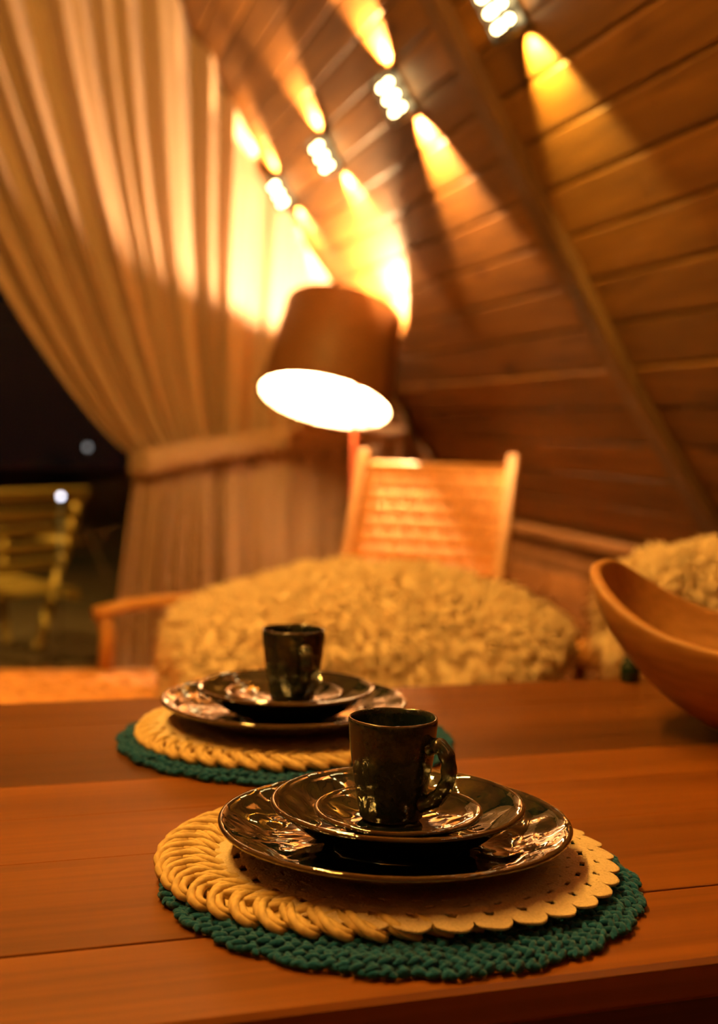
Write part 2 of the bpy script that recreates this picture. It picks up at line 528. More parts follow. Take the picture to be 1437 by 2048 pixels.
# ------------------------------------------------------------------ curtain on the gable
def curtain():
    root = empty('curtain', (0, 5.40, 0))
    tag(root, 'long pale curtain tied back with a band in front of the glazed gable', 'curtain')
    NS, NT = 520, 110
    ZT = .95
    rnd = random.Random(3)
    ph = [rnd.uniform(0, 6.28) for _ in range(6)]
    vs = []; fs = []
    XL = -.95
    def fold(q):     # q : metres of cloth along the heading
        return (.50 * math.sin(q * 2 * math.pi / .205 + ph[0] + 1.3 * math.sin(q * 5.1 + ph[3])) + .30 * math.sin(q * 2 * math.pi / .112 + ph[1] + 1.1 * math.sin(q * 7.7 + ph[4])) + .25 * math.sin(q * 2 * math.pi / .37 + ph[2]))
    SPLIT = .62
    for i in range(NS + 1):
        s = i / NS
        if s < SPLIT:
            a = s / SPLIT; xt = XL + (0.86 - XL) * a; xtie = .485 + (.86 - .485) * a ** 1.25; xb = .37 + (.86 - .37) * a
            ztop = 3.35 if xt < .25 else prof_z(xt) - .03
            ztop = min(ztop, 3.35)
        else:
            a = (s - SPLIT) / (1 - SPLIT); xt = xtie = xb = .86 + (2.0 - .86) * a
            ztop = prof_z(xt) - .03
        q = (xt - XL) * 1.0
        for j in range(NT + 1):
            v = j / NT
            z = .02 + (ztop - .02) * v
            if z >= ZT:
                tt = (z - ZT) / (3.35 - ZT); gg = tt ** .75 if s < SPLIT else 0
                x = xtie + (xt - xtie) * gg
                amp = .085 * (.30 + .70 * min(1, tt * 2.2 + .12))
                if s >= SPLIT: amp = .05
            else:
                tt = (ZT - z) / ZT; gg = tt ** .8
                x = xtie + (xb - xtie) * gg
                amp = .050 * (.30 + .70 * min(1, tt * 1.6 + .1))
            near = math.exp(-((z - ZT) / .10) ** 2)
            y = -amp * fold(q + .02 * math.sin(z * 2.1 + 3 * q)) - .012 * math.sin(z * 3 + 9 * q)
            if s < SPLIT:   # gathered cloth bulges into the room
                y -= .05 * (1 - gg if z >= ZT else 1 - gg) * math.sin(math.pi * min(1, (s / SPLIT))) 
            y -= near * .0
            vs.append((x, y, z))
    for i in range(NS):
        for j in range(NT):
            a = i * (NT + 1) + j
            fs.append((a, a + NT + 1, a + NT + 2, a + 1))
    b = MB(); b.add(vs, fs, True)
    b.build('drape', MAT['curtain'], root)
    # tie-back band
    b = MB(); vs = []; fs = []
    K = 60
    for i in range(K + 1):
        a = i / K
        x = .452 + (1.60 - .452) * a
        zc = .925 + .115 * math.sin(min(1, a / .8) * math.pi / 2) + .03 * a
        hh = .055 - .020 * a
        yy = -.115 + .02 * math.cos(a * 9) * .3
        if a < .06: yy += (.06 - a) ** 2 * 40
        for (dy, dz) in ((0, -hh), (-.012, -hh * .5), (-.014, 0), (-.010, hh * .55), (0, hh), (.008, hh), (.008, -hh)):
            vs.append((x, yy + dy + .004 * math.sin(a * 40 + dz * 90), zc + dz))
    n = 7
    for i in range(K):
        for j in range(n):
            q = (j + 1) % n
            fs.append((i * n + j, i * n + q, (i + 1) * n + q, (i + 1) * n + j))
    fs += [tuple(range(n)), tuple(range(K * n, K * n + n))]
    b.add(vs, fs, True)
    b.build('tie_back', MAT['curtain'], root)
curtain()

# ------------------------------------------------------------------ floor lamp with the tilted drum shade
def floor_lamp():
    base = Vector((1.245, 4.79, 0))
    root = empty('floor_lamp', base)
    tag(root, 'floor lamp with a tilted brown drum shade glowing white inside', 'floor lamp')
    bot = Vector((1.100, 4.690, 1.190))
    ax = (rt * (math.sin(math.radians(12)) * math.cos(math.radians(16))) + up * (math.cos(math.radians(12)) * math.cos(math.radians(16))) + fw * math.sin(math.radians(16))).normalized()
    Ls, rb, rtp = .372, .241, .220
    q = ax.to_track_quat('Z', 'Y')
    cy = MB(); cy.lathe([(rb, 0), (rb + .003, .004), (rtp + .003, Ls - .004), (rtp, Ls)], 72)
    cy.f = [f for f in cy.f if len(f) == 4]; cy.sm = cy.sm[:len(cy.f)]
    o = cy.build('lamp_shade', MAT['shade'], root, bot - base); o.rotation_euler = q.to_euler()
    shade = o
    li = MB(); li.lathe([(rb, 0), (rb - .002, .004), (rtp - .002, Ls - .004), (rtp, Ls)], 72)
    li.f = [f[::-1] for f in li.f if len(f) == 4]; li.sm = li.sm[:len(li.f)]
    li.build('lining', MAT['shade_in'], shade)
    for k in range(3):
        sp = MB(); a = k * 2.094; sp.tube([(0, 0, Ls - .03), (rtp * math.cos(a), rtp * math.sin(a), Ls - .03)], .003, 6)
        sp.build('spider_arm', MAT['black'], shade)
    bu = MB(); bu.lathe([(.0, .285), (.018, .288), (.030, .302), (.032, .318), (.022, .334), (.013, .340), (.013, .344), (0, .345)], 20)
    bu.build('bulb', MAT['bulb'], shade)
    so = MB(); so.tube([(0, 0, .335), (0, 0, Ls - .01)], .017, 10); so.build('socket', MAT['black'], shade)
    topc = bot + ax * (Ls - .03) - base
    p = MB(); p.tube([(0, 0, .02), (0, 0, .6), (0, 0, 1.0), (0, 0, 1.35), (-.002, 0, 1.5), tuple(topc * .5 + Vector((0, 0, .80))), tuple(topc)], .011, 10)
    p.build('pole', MAT['redmetal'], root)
    ba = MB(); ba.lathe([(.10, 0), (.105, .004), (.105, .016), (.095, .022), (.02, .026), (.015, .04)], 40); ba.build('base', MAT['redmetal'], root)
floor_lamp()

# ------------------------------------------------------------------ table
TR = math.radians(3.6)
TO = Vector((.40, 1.206, .75))
def table():
    root = empty('dining_table', (TO.x, TO.y, 0), TR)
    tag(root, 'reddish brown plank dining table filling the foreground', 'table')
    x0, x1 = -1.05, .95
    y = -.452
    ws = [.125, .178, .118, .105, .125, .120, .131]
    for i, wd in enumerate(ws):
        b = MB(); b.box((0, 0, 0), (x1 - x0, wd - .0003, .028), .0035 if i in (0, len(ws) - 1) else .0005)
        if i == 0:
            pass
        b.build('plank', MAT['table'], root, ((x0 + x1) / 2, y + wd / 2, .75 - .014))
        y += wd
    for (cy,) in ((-.36,), (.36,)):
        b = MB(); b.box((0, 0, 0), (1.78, .025, .09), .003); b.build('apron', MAT['tabdark'], root, ((x0 + x1) / 2, cy, .677))
    for cx in (-.88, .78):
        b = MB(); b.box((0, 0, 0), (.025, .74, .09), .003); b.build('end_apron', MAT['tabdark'], root, (cx, 0, .677))
        for cy in (-.33, .33):
            b = MB(); b.box((0, 0, 0), (.075, .075, .722), .006); b.build('leg', MAT['tabdark'], root, (cx, cy, .361))
    return root
table()

# ------------------------------------------------------------------ place settings
def wob(p, s, a): return noise.noise(Vector((p[0] * s, p[1] * s, p[2] * s))) * a
def plate_mesh(name, R, H, rb, seed, dim):
    """shallow hand-thrown plate: foot, well, dimpled flaring rim, thick lip"""
    prof = []
    foot = rb * .96
    prof += [(0, .0022), (foot - .006, .0022), (foot - .004, 0), (foot, 0), (foot + .003, .0025)]
    n = 9
    for k in range(1, n + 1):
        a = k / n; prof.append((foot + .003 + (R - .003 - foot - .003) * a, .0025 + (H - .0055) * (a ** 1.45)))
    prof += [(R, H - .0025), (R + .0004, H - .0008), (R - .0006, H + .0008), (R - .0026, H + .0010)]
    n2 = 16
    for k in range(1, n2 + 1):
        a = 1 - k / n2; prof.append((rb + (R - .0045 - rb) * a, .0062 + (H - .0010 - .0062) * (a ** 1.5)))
    for k in range(1, 9): prof.append((rb * (1 - k / 8), .0062 - .0008 * (k / 8)))
    prof[-1] = (0.0, .0054)
    itop = 5 + n + 4
    rnd = random.Random(seed)
    o1 = rnd.uniform(0, 50)
    def fn(r, z, a, i):
        x, y = r * math.cos(a), r * math.sin(a)
        e = 1 + .010 * noise.noise(Vector((math.cos(a) * 1.2 + o1, math.sin(a) * 1.2, 0)))
        zz = z
        if r > rb * .75:
            k = min(1, (r - rb * .75) / (.25 * rb))
            zz += k * (.0010 * noise.noise(Vector((math.cos(a) * 1.6, math.sin(a) * 1.6, o1))))
        if i >= itop:
            kk = max(0, min(1, (r - rb * .55) / (rb * .4))) * min(1, max(0, (R - r) / .006))
            zz += kk * dim * (noise.noise(Vector((x * 42, y * 42, o1))) + .5 * noise.noise(Vector((x * 85, y * 85, o1 + 9))))
            zz += (1 - kk) * dim * .25 * noise.noise(Vector((x * 40, y * 40, o1 + 3)))
        return r * e, zz
    b = MB(); b.lathe(prof, 144, fn)
    return b.mesh(name)
def mug_parts(seed):
    prof = [(0, .0020), (.0185, .0020), (.0195, 0), (.0220, 0), (.0238, .0020), (.0250, .0080), (.0268, .0180), (.0288, .0290), (.0308, .0410),
            (.0325, .0540), (.0335, .0650), (.0340, .0735), (.0341, .0765), (.0336, .0782), (.0326, .0784), (.0317, .0772), (.0311, .0735), (.0304, .0640),
            (.0294, .0530), (.0276, .0400), (.0255, .0280), (.0234, .0170), (.0205, .0095), (.0150, .0068), (.0075, .0060), (0, .0058)]
    def fn(r, z, a, i):
        k = noise.noise(Vector((math.cos(a) * 1.3 + seed, math.sin(a) * 1.3, z * 22))) * .00075
        return (r + k if r > .005 else r), z + (.0006 * noise.noise(Vector((math.cos(a), math.sin(a), seed))) if z > .06 else 0)
    b = MB(); b.lathe(prof, 80, fn)
    body = b.mesh('body')
    P = [(.0305, .0585), (.0365, .0612), (.0425, .0600), (.0470, .0540), (.0488, .0450), (.0475, .0345), (.0425, .0250), (.0350, .0185), (.0262, .0150)]
    pts = []
    # Catmull-Rom
    for i in range(len(P) - 1):
        p0 = P[max(i - 1, 0)]; p1 = P[i]; p2 = P[i + 1]; p3 = P[min(i + 2, len(P) - 1)]
        for k in range(5):
            t_ = k / 5
            q = [.5 * ((2 * p1[d]) + (-p0[d] + p2[d]) * t_ + (2 * p0[d] - 5 * p1[d] + 4 * p2[d] - p3[d]) * t_ ** 2 + (-p0[d] + 3 * p1[d] - 3 * p2[d] + p3[d]) * t_ ** 3) for d in (0, 1)]
            pts.append((q[0], 0, q[1]))
    pts.append((P[-1][0], 0, P[-1][1]))
    h = MB()
    h.tube(pts, lambda a: .0066 - .0008 * math.sin(a * math.pi) + .0004 * math.sin(a * 40), 14, upv=(0, 1, 0), flat=1.15)
    return body, h.mesh('handle')

DINNER = plate_mesh('dinner_plate', .1345, .0230, .088, 1, .0028)
SIDE = plate_mesh('side_plate', .0972, .0285, .058, 2, .0026)
SAUCER = plate_mesh('saucer', .0645, .0155, .035, 3, .0014)
MUG = mug_parts(4.0)

def green_base():
    b = MB()
    prof = [(0, 0), (.150, 0), (.168, .001), (.170, .004), (.166, .0062), (.150, .0066), (0, .0066)]
    b.lathe(prof, 96, lambda r, z, a, i: (r + (.005 * abs(math.sin(a * 11)) if r > .14 else 0), z))
    return b.mesh('crochet_round')
GREENB = green_base()
def green_mesh():
    """crocheted mat: flat rounds in the middle, rows of plump V stitches out to a scalloped rim"""
    b = MB()
    # one low-poly stitch
    NU, NV = 6, 4
    st = []
    for i in range(NV + 1):
        p_ = math.pi * i / NV
        for j in range(NU):
            q_ = 2 * math.pi * j / NU
            st.append(Vector((math.cos(p_), math.sin(p_) * math.cos(q_), math.sin(p_) * math.sin(q_))))
    sf = []
    for i in range(NV):
        for j in range(NU):
            k_ = (j + 1) % NU; sf.append((i * NU + j, i * NU + k_, (i + 1) * NU + k_, (i + 1) * NU + j))
    rnd = random.Random(5)
    rows = [.118, .126, .134, .142, .150, .158, .166, .1735]
    for ri, r in enumerate(rows):
        n_ = int(2 * math.pi * r / .0092)
        for k in range(n_):
            a = 2 * math.pi * (k + .5 * (ri % 2)) / n_
            rr = r + (.0065 * abs(math.sin(a * 11)) ** .8 if ri >= 5 else .0065 * abs(math.sin(a * 11)) * max(0, (ri - 2) / 3)) + rnd.uniform(-.0008, .0008)
            zc = .0072 - (.0022 if ri == len(rows) - 1 else 0) + rnd.uniform(-.0008, .0008) + .0010 * math.sin(a * 11 + ri)
            for sg in (-1, 1):
                al = a + math.pi / 2 + sg * .62 + rnd.uniform(-.12, .12)
                d1 = Vector((math.cos(al), math.sin(al), .15 * sg)); d2 = Vector((-math.sin(al), math.cos(al), 0)); d3 = d1.cross(d2)
                cc = Vector(((rr + sg * .0019) * math.cos(a), (rr + sg * .0019) * math.sin(a), zc))
                b.add([cc + d1 * (p_.x * .0060) + d2 * (p_.y * .0027) + d3 * (p_.z * .0030) for p_ in st], sf, True)
    # hanging outer edge stitches
    r = .1755
    n_ = 120
    for k in range(n_):
        a = 2 * math.pi * k / n_
        rr = r + .0070 * abs(math.sin(a * 11)) ** .8
        for zc in (.0036,):
            al = a + math.pi / 2 + (.5 if k % 2 else -.5)
            d1 = Vector((math.cos(al), math.sin(al), 0)); d2 = Vector((-math.sin(al), math.cos(al), 0)); d3 = Vector((0, 0, 1))
            cc = Vector((rr * math.cos(a), rr * math.sin(a), zc))
            b.add([cc + d1 * (p_.x * .0062) + d2 * (p_.y * .0030) + d3 * (p_.z * .0032) for p_ in st], sf, True)
    return b.mesh('crochet')
GREEN = green_mesh()

NSTR = 42
def strand_mesh(inner):
    """one loop of the braided rim: twisted cords laid slantwise over the edge"""
    b = MB()
    if not inner:
        ctl = [(.122, -.105, .0030), (.134, -.062, .0062), (.147, -.010, .0078), (.158, .048, .0070), (.1635, .100, .0042), (.1625, .140, .0014), (.156, .160, .0000)]
        R_ = .0036
    else:
        ctl = [(.106, .120, .0025), (.116, .075, .0056), (.127, .030, .0074), (.137, -.020, .0074), (.146, -.070, .0050), (.151, -.105, .0020)]
        R_ = .0031
    path = []
    M_ = 16
    for k in range(M_ + 1):
        u = k / M_ * (len(ctl) - 1); i = min(int(u), len(ctl) - 2); f_ = u - i
        f2 = f_
        p = [ctl[i][d] * (1 - f2) + ctl[i + 1][d] * f2 for d in range(3)]
        path.append(Vector((p[0] * math.cos(p[1]), p[0] * math.sin(p[1]), p[2])))
    for s_ in range(3):
        pts = []
        for k, p in enumerate(path):
            t_ = (path[min(k + 1, M_)] - path[max(k - 1, 0)]).normalized()
            a_ = Vector((0, 0, 1)); a_ = (a_ - t_ * a_.dot(t_)).normalized(); c_ = t_.cross(a_)
            th = 2 * math.pi * (s_ / 3 + .8 * k / M_)
            pts.append(p + (a_ * math.cos(th) * .75 + c_ * math.sin(th) * 1.25) * R_ * .72)
        b.tube(pts, lambda a: R_ * (.62 + .38 * math.sin(math.pi * min(1, max(0, a * .94 + .03)))), 6)
    return b.mesh('strand')
STRAND = [strand_mesh(False), strand_mesh(True)]
for me_ in STRAND: me_.materials.append(MAT['straw'])
def straw_base():
    b = MB(); prof = [(0, 0), (.150, 0)]
    prof += [(.152, .002)]
    r = .150
    while r > .004:
        prof += [(r, .0030), (r - .0025, .0048)]; r -= .005
    prof += [(0, .0040)]
    b.lathe(prof, 96)
    return b.mesh('coiled_center')
STRAWB = straw_base()

def cream_mesh():
    """crochet doily: polar grid with a scalloped rim and rings of openings"""
    NSC, SUB = 33, 24
    NA = NSC * SUB
    R0 = .158
    rr_ = [0.0, .03, .06, .09, .104, .110] + [.1135 + .00125 * k for k in range(28)]
    # rr_ ends near .14725; the outermost rows stretch into the scallops
    outer = rr_[-1]
    ext = [.1, .22, .36, .5, .64, .78, .9, 1.0]
    NR = len(rr_) + len(ext)
    vs = []
    def sc(a):
        u = (a * NSC / (2 * math.pi)) % 1.0
        return math.sqrt(max(0, 1 - (2 * u - 1) ** 2)) ** .8
    for i in range(NR):
        for j in range(NA):
            a = 2 * math.pi * j / NA
            if i < len(rr_): r = rr_[i]
            else: r = outer + (.0025 + .0115 * sc(a)) * ext[i - len(rr_)]
            z = .0006 * math.sin(a * NSC) * (1 if r > .12 else 0) + .0011 * math.sin(a * 3 + 1)
            if r > .135: z -= .22 * (r - .135)
            vs.append((r * math.cos(a), r * math.sin(a), z))
    keep = []
    def hole(i, j):
        a = (j + .5) / SUB
        u = a % 1.0
        r = (rr_[i] if i < len(rr_) else outer)
        r2 = rr_[min(i + 1, len(rr_) - 1)]
        rm = (r + r2) / 2
        # outer triangle openings, one in each scallop
        if .1405 < rm < .1465:
            k = (rm - .1405) / .006
            if abs(u - .5) < .20 * (1 - .55 * k): return True
        if .1295 < rm < .1340 and abs(((a + .5) % 1.0) - .5) < .14: return True
        if .1195 < rm < .1225 and abs(u - .5) < .11: return True
        return False
    for i in range(NR - 1):
        for j in range(NA):
            if i < len(rr_) - 1 and hole(i, j): continue
            q = (j + 1) % NA
            keep.append((i * NA + j, (i + 1) * NA + j, (i + 1) * NA + q, i * NA + q))
    b = MB(); b.add(vs, keep, True)
    return b.mesh('doily')
CREAM = cream_mesh()

def place_setting(word, cx, cy, green, straw, cream, rots, handle_dir, plates_off):
    near = word == 'nearer'
    where = 'nearer place setting' if near else 'farther place setting'
    z = .7500
    g_ = empty('crochet_placemat', (green[0], green[1], z + .0005), rots[0])
    obj('crochet_round', GREENB, MAT['green'], g_); tag(obj('stitches', GREEN, MAT['green'], g_), kind='stuff')
    tag(g_, 'dark green crocheted round placemat, lowest mat of the ' + where, 'placemat', 'placemats'); 
    s_ = empty('straw_placemat', (straw[0], straw[1], z + .0112), rots[1]); s_.scale = (.955, .955, 1)
    tag(s_, 'yellow straw placemat with a braided rim, middle mat of the ' + where, 'placemat', 'placemats')
    obj('coiled_center', STRAWB, MAT['straw'], s_)
    for k in range(NSTR):
        for q in (1, 0):
            o = obj('strand', STRAND[q], None, s_); o.rotation_euler = (0, 0, 2 * math.pi * (k + .5 * q) / NSTR)
    d_ = obj('crochet_doily', CREAM, MAT['cream'], None, (cream[0], cream[1], z + .0224), (0, 0, rots[2])); d_.scale = (.965, .965, 1)
    tag(d_, 'cream crocheted doily with scalloped rim under the plates of the ' + where, 'doily', 'placemats')
    sm = d_.modifiers.new('thick', 'SOLIDIFY'); sm.thickness = .0019; sm.offset = 1
    z = z + .0224 + .0046
    p = plates_off
    o = obj('dinner_plate', DINNER, MAT['glaze'], None, (cx, cy, z), (0, 0, rots[3]))
    tag(o, 'large black glazed dinner plate at the bottom of the %s stack' % word, 'plate', 'dinner plates')
    o = obj('side_plate', SIDE, MAT['glaze'], None, (cx + p[0], cy + p[1], z + .0085), (0, 0, rots[4]))
    tag(o, 'medium black glazed plate in the middle of the %s stack' % word, 'plate', 'side plates')
    o = obj('saucer', SAUCER, MAT['glaze'], None, (cx + p[2], cy + p[3], z + .0085 + .0075), (0, 0, rots[5]))
    tag(o, 'small black glazed saucer under the mug of the ' + where, 'saucer', 'saucers')
    mz = z + .0085 + .0075 + .0072
    r = empty('mug', (cx + p[4], cy + p[5], mz), handle_dir)
    tag(r, 'dark mottled stoneware mug of the %s, handle %s' % (where, 'to the right' if near else 'toward the viewer'), 'mug', 'mugs')
    obj('body', MUG[0], MAT['mugglaze'], r); obj('handle', MUG[1], MAT['mugglaze'], r)

place_setting('nearer', .283, .937, (.288, .938), (.264, .958), (.302, .943), (.2, .05, .3, 0, .7, 1.2), math.radians(-46), (.002, .002, .002, .000, -.003, .003))
place_setting('farther', .287, 1.383, (.290, 1.385), (.286, 1.382), (.288, 1.405), (1.1, .9, 1.0, 2.1, 2.9, .3), math.radians(-84), (.001, -.002, -.001, -.004, .006, -.012))

# ------------------------------------------------------------------ carved wooden bowl
def bowl():
    NA, NR = 96, 18
    vs = []; fs = []
    a_, b_ = .285, .150
    def rimh(c): return .112 + .080 * abs(c) ** 2.2
    def pt(th, k, inner):
        c, s = math.cos(th), math.sin(th)
        # superellipse plan
        e = .62
        px = math.copysign(abs(c) ** e, c); py = math.copysign(abs(s) ** e, s)
        H_ = rimh(c)
        off = .013 if inner else 0
        base = .40 if not inner else .36
        q = base + (1 - base) * (1 - (1 - k) ** 1.55) ** .95
        x = px * (a_ - off) * q; y = py * (b_ - off) * q
        z = H_ * (k ** 1.25)
        if inner: z = .016 + (H_ - .016) * (k ** 1.35)
        return (x, y, z)
    for i in range(NR + 1):
        for j in range(NA): vs.append(pt(2 * math.pi * j / NA, i / NR, False))
    for i in range(NR, -1, -1):
        for j in range(NA): vs.append(pt(2 * math.pi * j / NA, i / NR, True))
    n = NA
    T = 2 * (NR + 1)
    for i in range(T - 1):
        for j in range(n):
            q = (j + 1) % n
            fs.append((i * n + j, i * n + q, (i + 1) * n + q, (i + 1) * n + j))
    fs.append(tuple(range(n))[::-1]); fs.append(tuple(range((T - 1) * n, T * n)))
    b = MB(); b.add(vs, fs, True)
    o = b.build('wooden_bowl', MAT['bowl'], None, (.915, 1.285, .7505), (0, 0, math.radians(-38)))
    tag(o, 'boat-shaped carved wooden bowl with raised ends at the right edge of the table', 'bowl')
    bv = o.modifiers.new('soft', 'BEVEL'); bv.width = .004; bv.segments = 2; bv.limit_method = 'ANGLE'; bv.angle_limit = math.radians(50)
bowl()

# ------------------------------------------------------------------ woven lounge chairs
def woven(root, o_, ax, ay, nrm, la, lb, na, nb_, parent):
    """basket weave between o_, along ax (length la, nb_ cross strips) and ay (length lb, na long strips)"""
    ax = Vector(ax); ay = Vector(ay); nrm = Vector(nrm); o_ = Vector(o_)
    def strip(p0, d, ln, side, wd, nw, phase):
        b = MB(); vs = []; fs = []
        K = nw * 4
        for i in range(K + 1):
            a = i / K
            h = .0055 * math.sin(a * nw * math.pi + phase)
            c = p0 + d * (a * ln) + nrm * h
            for (sw, sh) in ((-1, -.0022), (1, -.0022), (.6, .0030), (-.6, .0030)):
                vs.append(c + side * (sw * wd / 2) + nrm * sh)
        for i in range(K):
            for j in range(4):
                q = (j + 1) % 4; fs.append((i * 4 + j, i * 4 + q, i * 4 + 4 + q, i * 4 + 4 + j))
        fs += [(3, 2, 1, 0), tuple(range(K * 4, K * 4 + 4))]
        b.add(vs, fs, True)
        b.build('woven_strip', MAT['rope'], parent)
    for k in range(na):
        strip(o_ + ay * (lb * (k + .5) / na), ax, la, ay, lb / na * .95, nb_, (k % 2) * math.pi)
    for k in range(nb_):
        strip(o_ + ax * (la * (k + .5) / nb_), ay, lb, ax, la / nb_ * .95, na, ((k + 1) % 2) * math.pi)
def lounge_chair(label, loc, rz, W_=.62, D=.60, hs=.46, recl=30, LB=.66, arm=(.40, .66), wood_='chair', armx=.30, seat_n=(9, 9), back_n=(9, 11), over=.04, near_set=0.0):
    root = empty('lounge_chair', loc, rz)
    tag(root, label, 'chair', 'woven lounge chairs')
    m_ = MAT[wood_]
    hw = W_ / 2
    ra = math.radians(recl)
    zr = hs - .05
    bk0 = Vector((D, 0, zr)); bd = Vector((math.sin(ra), 0, math.cos(ra)))
    bn = Vector((-math.cos(ra), 0, math.sin(ra)))
    for s in (-1, 1):
        y = s * hw
        b = MB(); b.bar((0, y, hs), (D + .03, y, zr), .035, .045); b.build('seat_rail', m_, root)
        b = MB(); b.bar(bk0 + Vector((0, y, -.02)), bk0 + bd * (LB + over) + Vector((0, y, 0)), .035, .045, upv=bn); b.build('back_post', m_, root)
        b = MB(); b.tube([(.06, y, hs), (.05, y, hs * .5), (.03, y, .0)], lambda a: .022 - .006 * a, 10); b.build('front_leg', m_, root)
        b = MB(); b.tube([(D - .03, y, zr), (D + .05, y, zr * .6), (D + .16, y, 0)], lambda a: .024 - .006 * a, 10); b.build('rear_leg', m_, root)
        if arm:
            armx_, armx = armx, armx + (near_set if s < 0 else 0)
            ya = s * (hw + .012)
            # arm runs from its post back into the back post
            tt_ = (arm[1] - zr) / bd.z; xe = D + bd.x * min(tt_, LB)
            b = MB(); K = []
            for k in range(9):
                a = k / 8; K.append((armx - .03 + (xe - armx + .05) * a, ya, arm[1] + .015 * math.sin(a * math.pi) - .012 * (a < .1)))
            b.tube(K, .026, 12, flat=.65); b.build('armrest', m_, root)
            b = MB(); b.tube([(armx, ya, hs - .02), (armx + .005, ya, (hs + arm[1]) / 2), (armx - .005, ya, arm[1])], .020, 10); b.build('arm_post', m_, root)
            armx = armx_
    b = MB(); b.bar((0, -hw, hs), (0, hw, hs), .04, .045); b.build('front_rail', m_, root)
    b = MB(); b.bar(bk0 + Vector((0, -hw, 0)), bk0 + Vector((0, hw, 0)), .035, .04); b.build('rear_rail', m_, root)
    b = MB(); b.tube([bk0 + bd * (LB - .01) + Vector((0, -hw, 0)), bk0 + bd * (LB - .01) + Vector((0, hw, 0))], .014, 8); b.build('top_rail', m_, root)
    sl = (Vector((D, 0, zr)) - Vector((0, 0, hs))).normalized(); sn = Vector((-sl.z, 0, sl.x))
    woven(root, Vector((.0, -hw + .015, hs + .012)), sl, (0, 1, 0), sn, D, W_ - .03, seat_n[0], seat_n[1], root)
    woven(root, bk0 + bd * .06 + Vector((0, -hw + .015, 0)), bd, (0, 1, 0), bn, LB - .06, W_ - .03, back_n[0], back_n[1], root)
    return root

c1 = lounge_chair('reclined woven lounge chair with pale arms, behind the table under the sheepskin', (-.12, 2.93, 0), math.radians(15), W_=.60, D=.66, hs=.475, recl=66, LB=.60, arm=(.4, .622), armx=.44, near_set=.16)
fdir = math.atan2(.90, .43)
c2 = lounge_chair('woven orange chair with an upright back below the drum lamp', (1.06, 3.77, 0), math.radians(58), W_=.54, D=.42, hs=.46, recl=28, LB=.64, arm=None, back_n=(15, 11))
c3 = lounge_chair('chair behind the wooden bowl, nearly hidden by its white sheepskin', (1.50, 2.02, 0), math.radians(90), W_=.50, D=.42, hs=.45, recl=20, LB=.36, arm=None, over=0, wood_='chair', seat_n=(6, 6), back_n=(6, 6))

# ------------------------------------------------------------------ sheepskins
def sheepskin(name, label, loc, rz, stations, depth, ntuft, seed, shear=0.0):
    """stations: (x, zbottom, ztop, depthscale) along local x: thick pelt hung over a chair, with real tufts"""
    root = empty(name, loc, rz)
    tag(root, label, 'sheepskin', 'sheepskins')
    X = np.array([s[0] for s in stations]); ZB = np.array([s[1] for s in stations]); ZT = np.array([s[2] for s in stations]); DS = np.array([s[3] for s in stations])
    NX, NA = 70, 40
    def pt(u, a):
        x = X[0] + (X[-1] - X[0]) * u
        zb, zt, ds = np.interp(x, X, ZB), np.interp(x, X, ZT), np.interp(x, X, DS)
        c, s = math.cos(a), math.sin(a)
        y = depth * ds * math.copysign(abs(c) ** .8, c); z = (zb + zt) / 2 + (zt - zb) / 2 * math.copysign(abs(s) ** .8, s)
        nn = noise.noise(Vector((x * 7 + seed, y * 7, z * 7))) * .018 + noise.noise(Vector((x * 19 + seed, y * 19, z * 19))) * .008
        y += shear * (z - zb); v = Vector((x, y, z)); d = Vector((0, c, s))
        return v + d * nn * min(1, ds * 1.5)
    vs = []; fs = []
    for i in range(NX + 1):
        for j in range(NA): vs.append(pt(i / NX, 2 * math.pi * j / NA))
    for i in range(NX):
        for j in range(NA):
            q = (j + 1) % NA
            fs.append((i * NA + j, (i + 1) * NA + j, (i + 1) * NA + q, i * NA + q))
    fs += [tuple(range(NA)), tuple(range(NX * NA, NX * NA + NA))[::-1]]
    b = MB(); b.add(vs, fs, True); b.build('pelt', MAT['wool'], root)
    # tufts
    rnd = random.Random(seed)
    tv = []; tf = []
    for k in range(ntuft):
        u = rnd.random(); a = rnd.random() * 2 * math.pi
        p = pt(u, a); pu = pt(min(1, u + .01), a) - pt(max(0, u - .01), a); pa = pt(u, a + .03) - pt(u, a - .03)
        n_ = pu.cross(pa)
        if n_.length < 1e-9: continue
        n_.normalize()
        cc = Vector((p.x, 0, float(np.interp(p.x, X, (ZB + ZT) / 2))))
        if n_.dot(p - cc) < 0: n_ = -n_
        g_ = Vector((rnd.gauss(0, .5), rnd.gauss(0, .5), rnd.gauss(0, .5) - .35))
        d = (n_ * .7 + g_ * .7).normalized()
        ln = rnd.uniform(.024, .048)
        s_ = d.cross(Vector((rnd.gauss(0, 1), rnd.gauss(0, 1), rnd.gauss(0, 1)))).normalized() * rnd.uniform(.0042, .0075)
        s2 = d.cross(s_).normalized() * s_.length
        mid = p + d * ln * .55 + Vector((0, 0, -.15 * ln)); tip = p + d * ln + Vector((rnd.gauss(0, .15) * ln, rnd.gauss(0, .15) * ln, -.45 * ln))
        bse = p - n_ * .006
        i0 = len(tv)
        tv += [bse + s_, bse - s_ * .5 + s2 * .87, bse - s_ * .5 - s2 * .87, mid + s_ * .8, mid - s_ * .4 + s2 * .7, mid - s_ * .4 - s2 * .7, tip]
        tf += [(i0, i0 + 1, i0 + 4, i0 + 3), (i0 + 1, i0 + 2, i0 + 5, i0 + 4), (i0 + 2, i0, i0 + 3, i0 + 5), (i0 + 3, i0 + 4, i0 + 6), (i0 + 4, i0 + 5, i0 + 6), (i0 + 5, i0 + 3, i0 + 6)]
    b = MB(); b.add(tv, tf, True)
    tag(b.build('wool', MAT['wool'], root), kind='stuff')
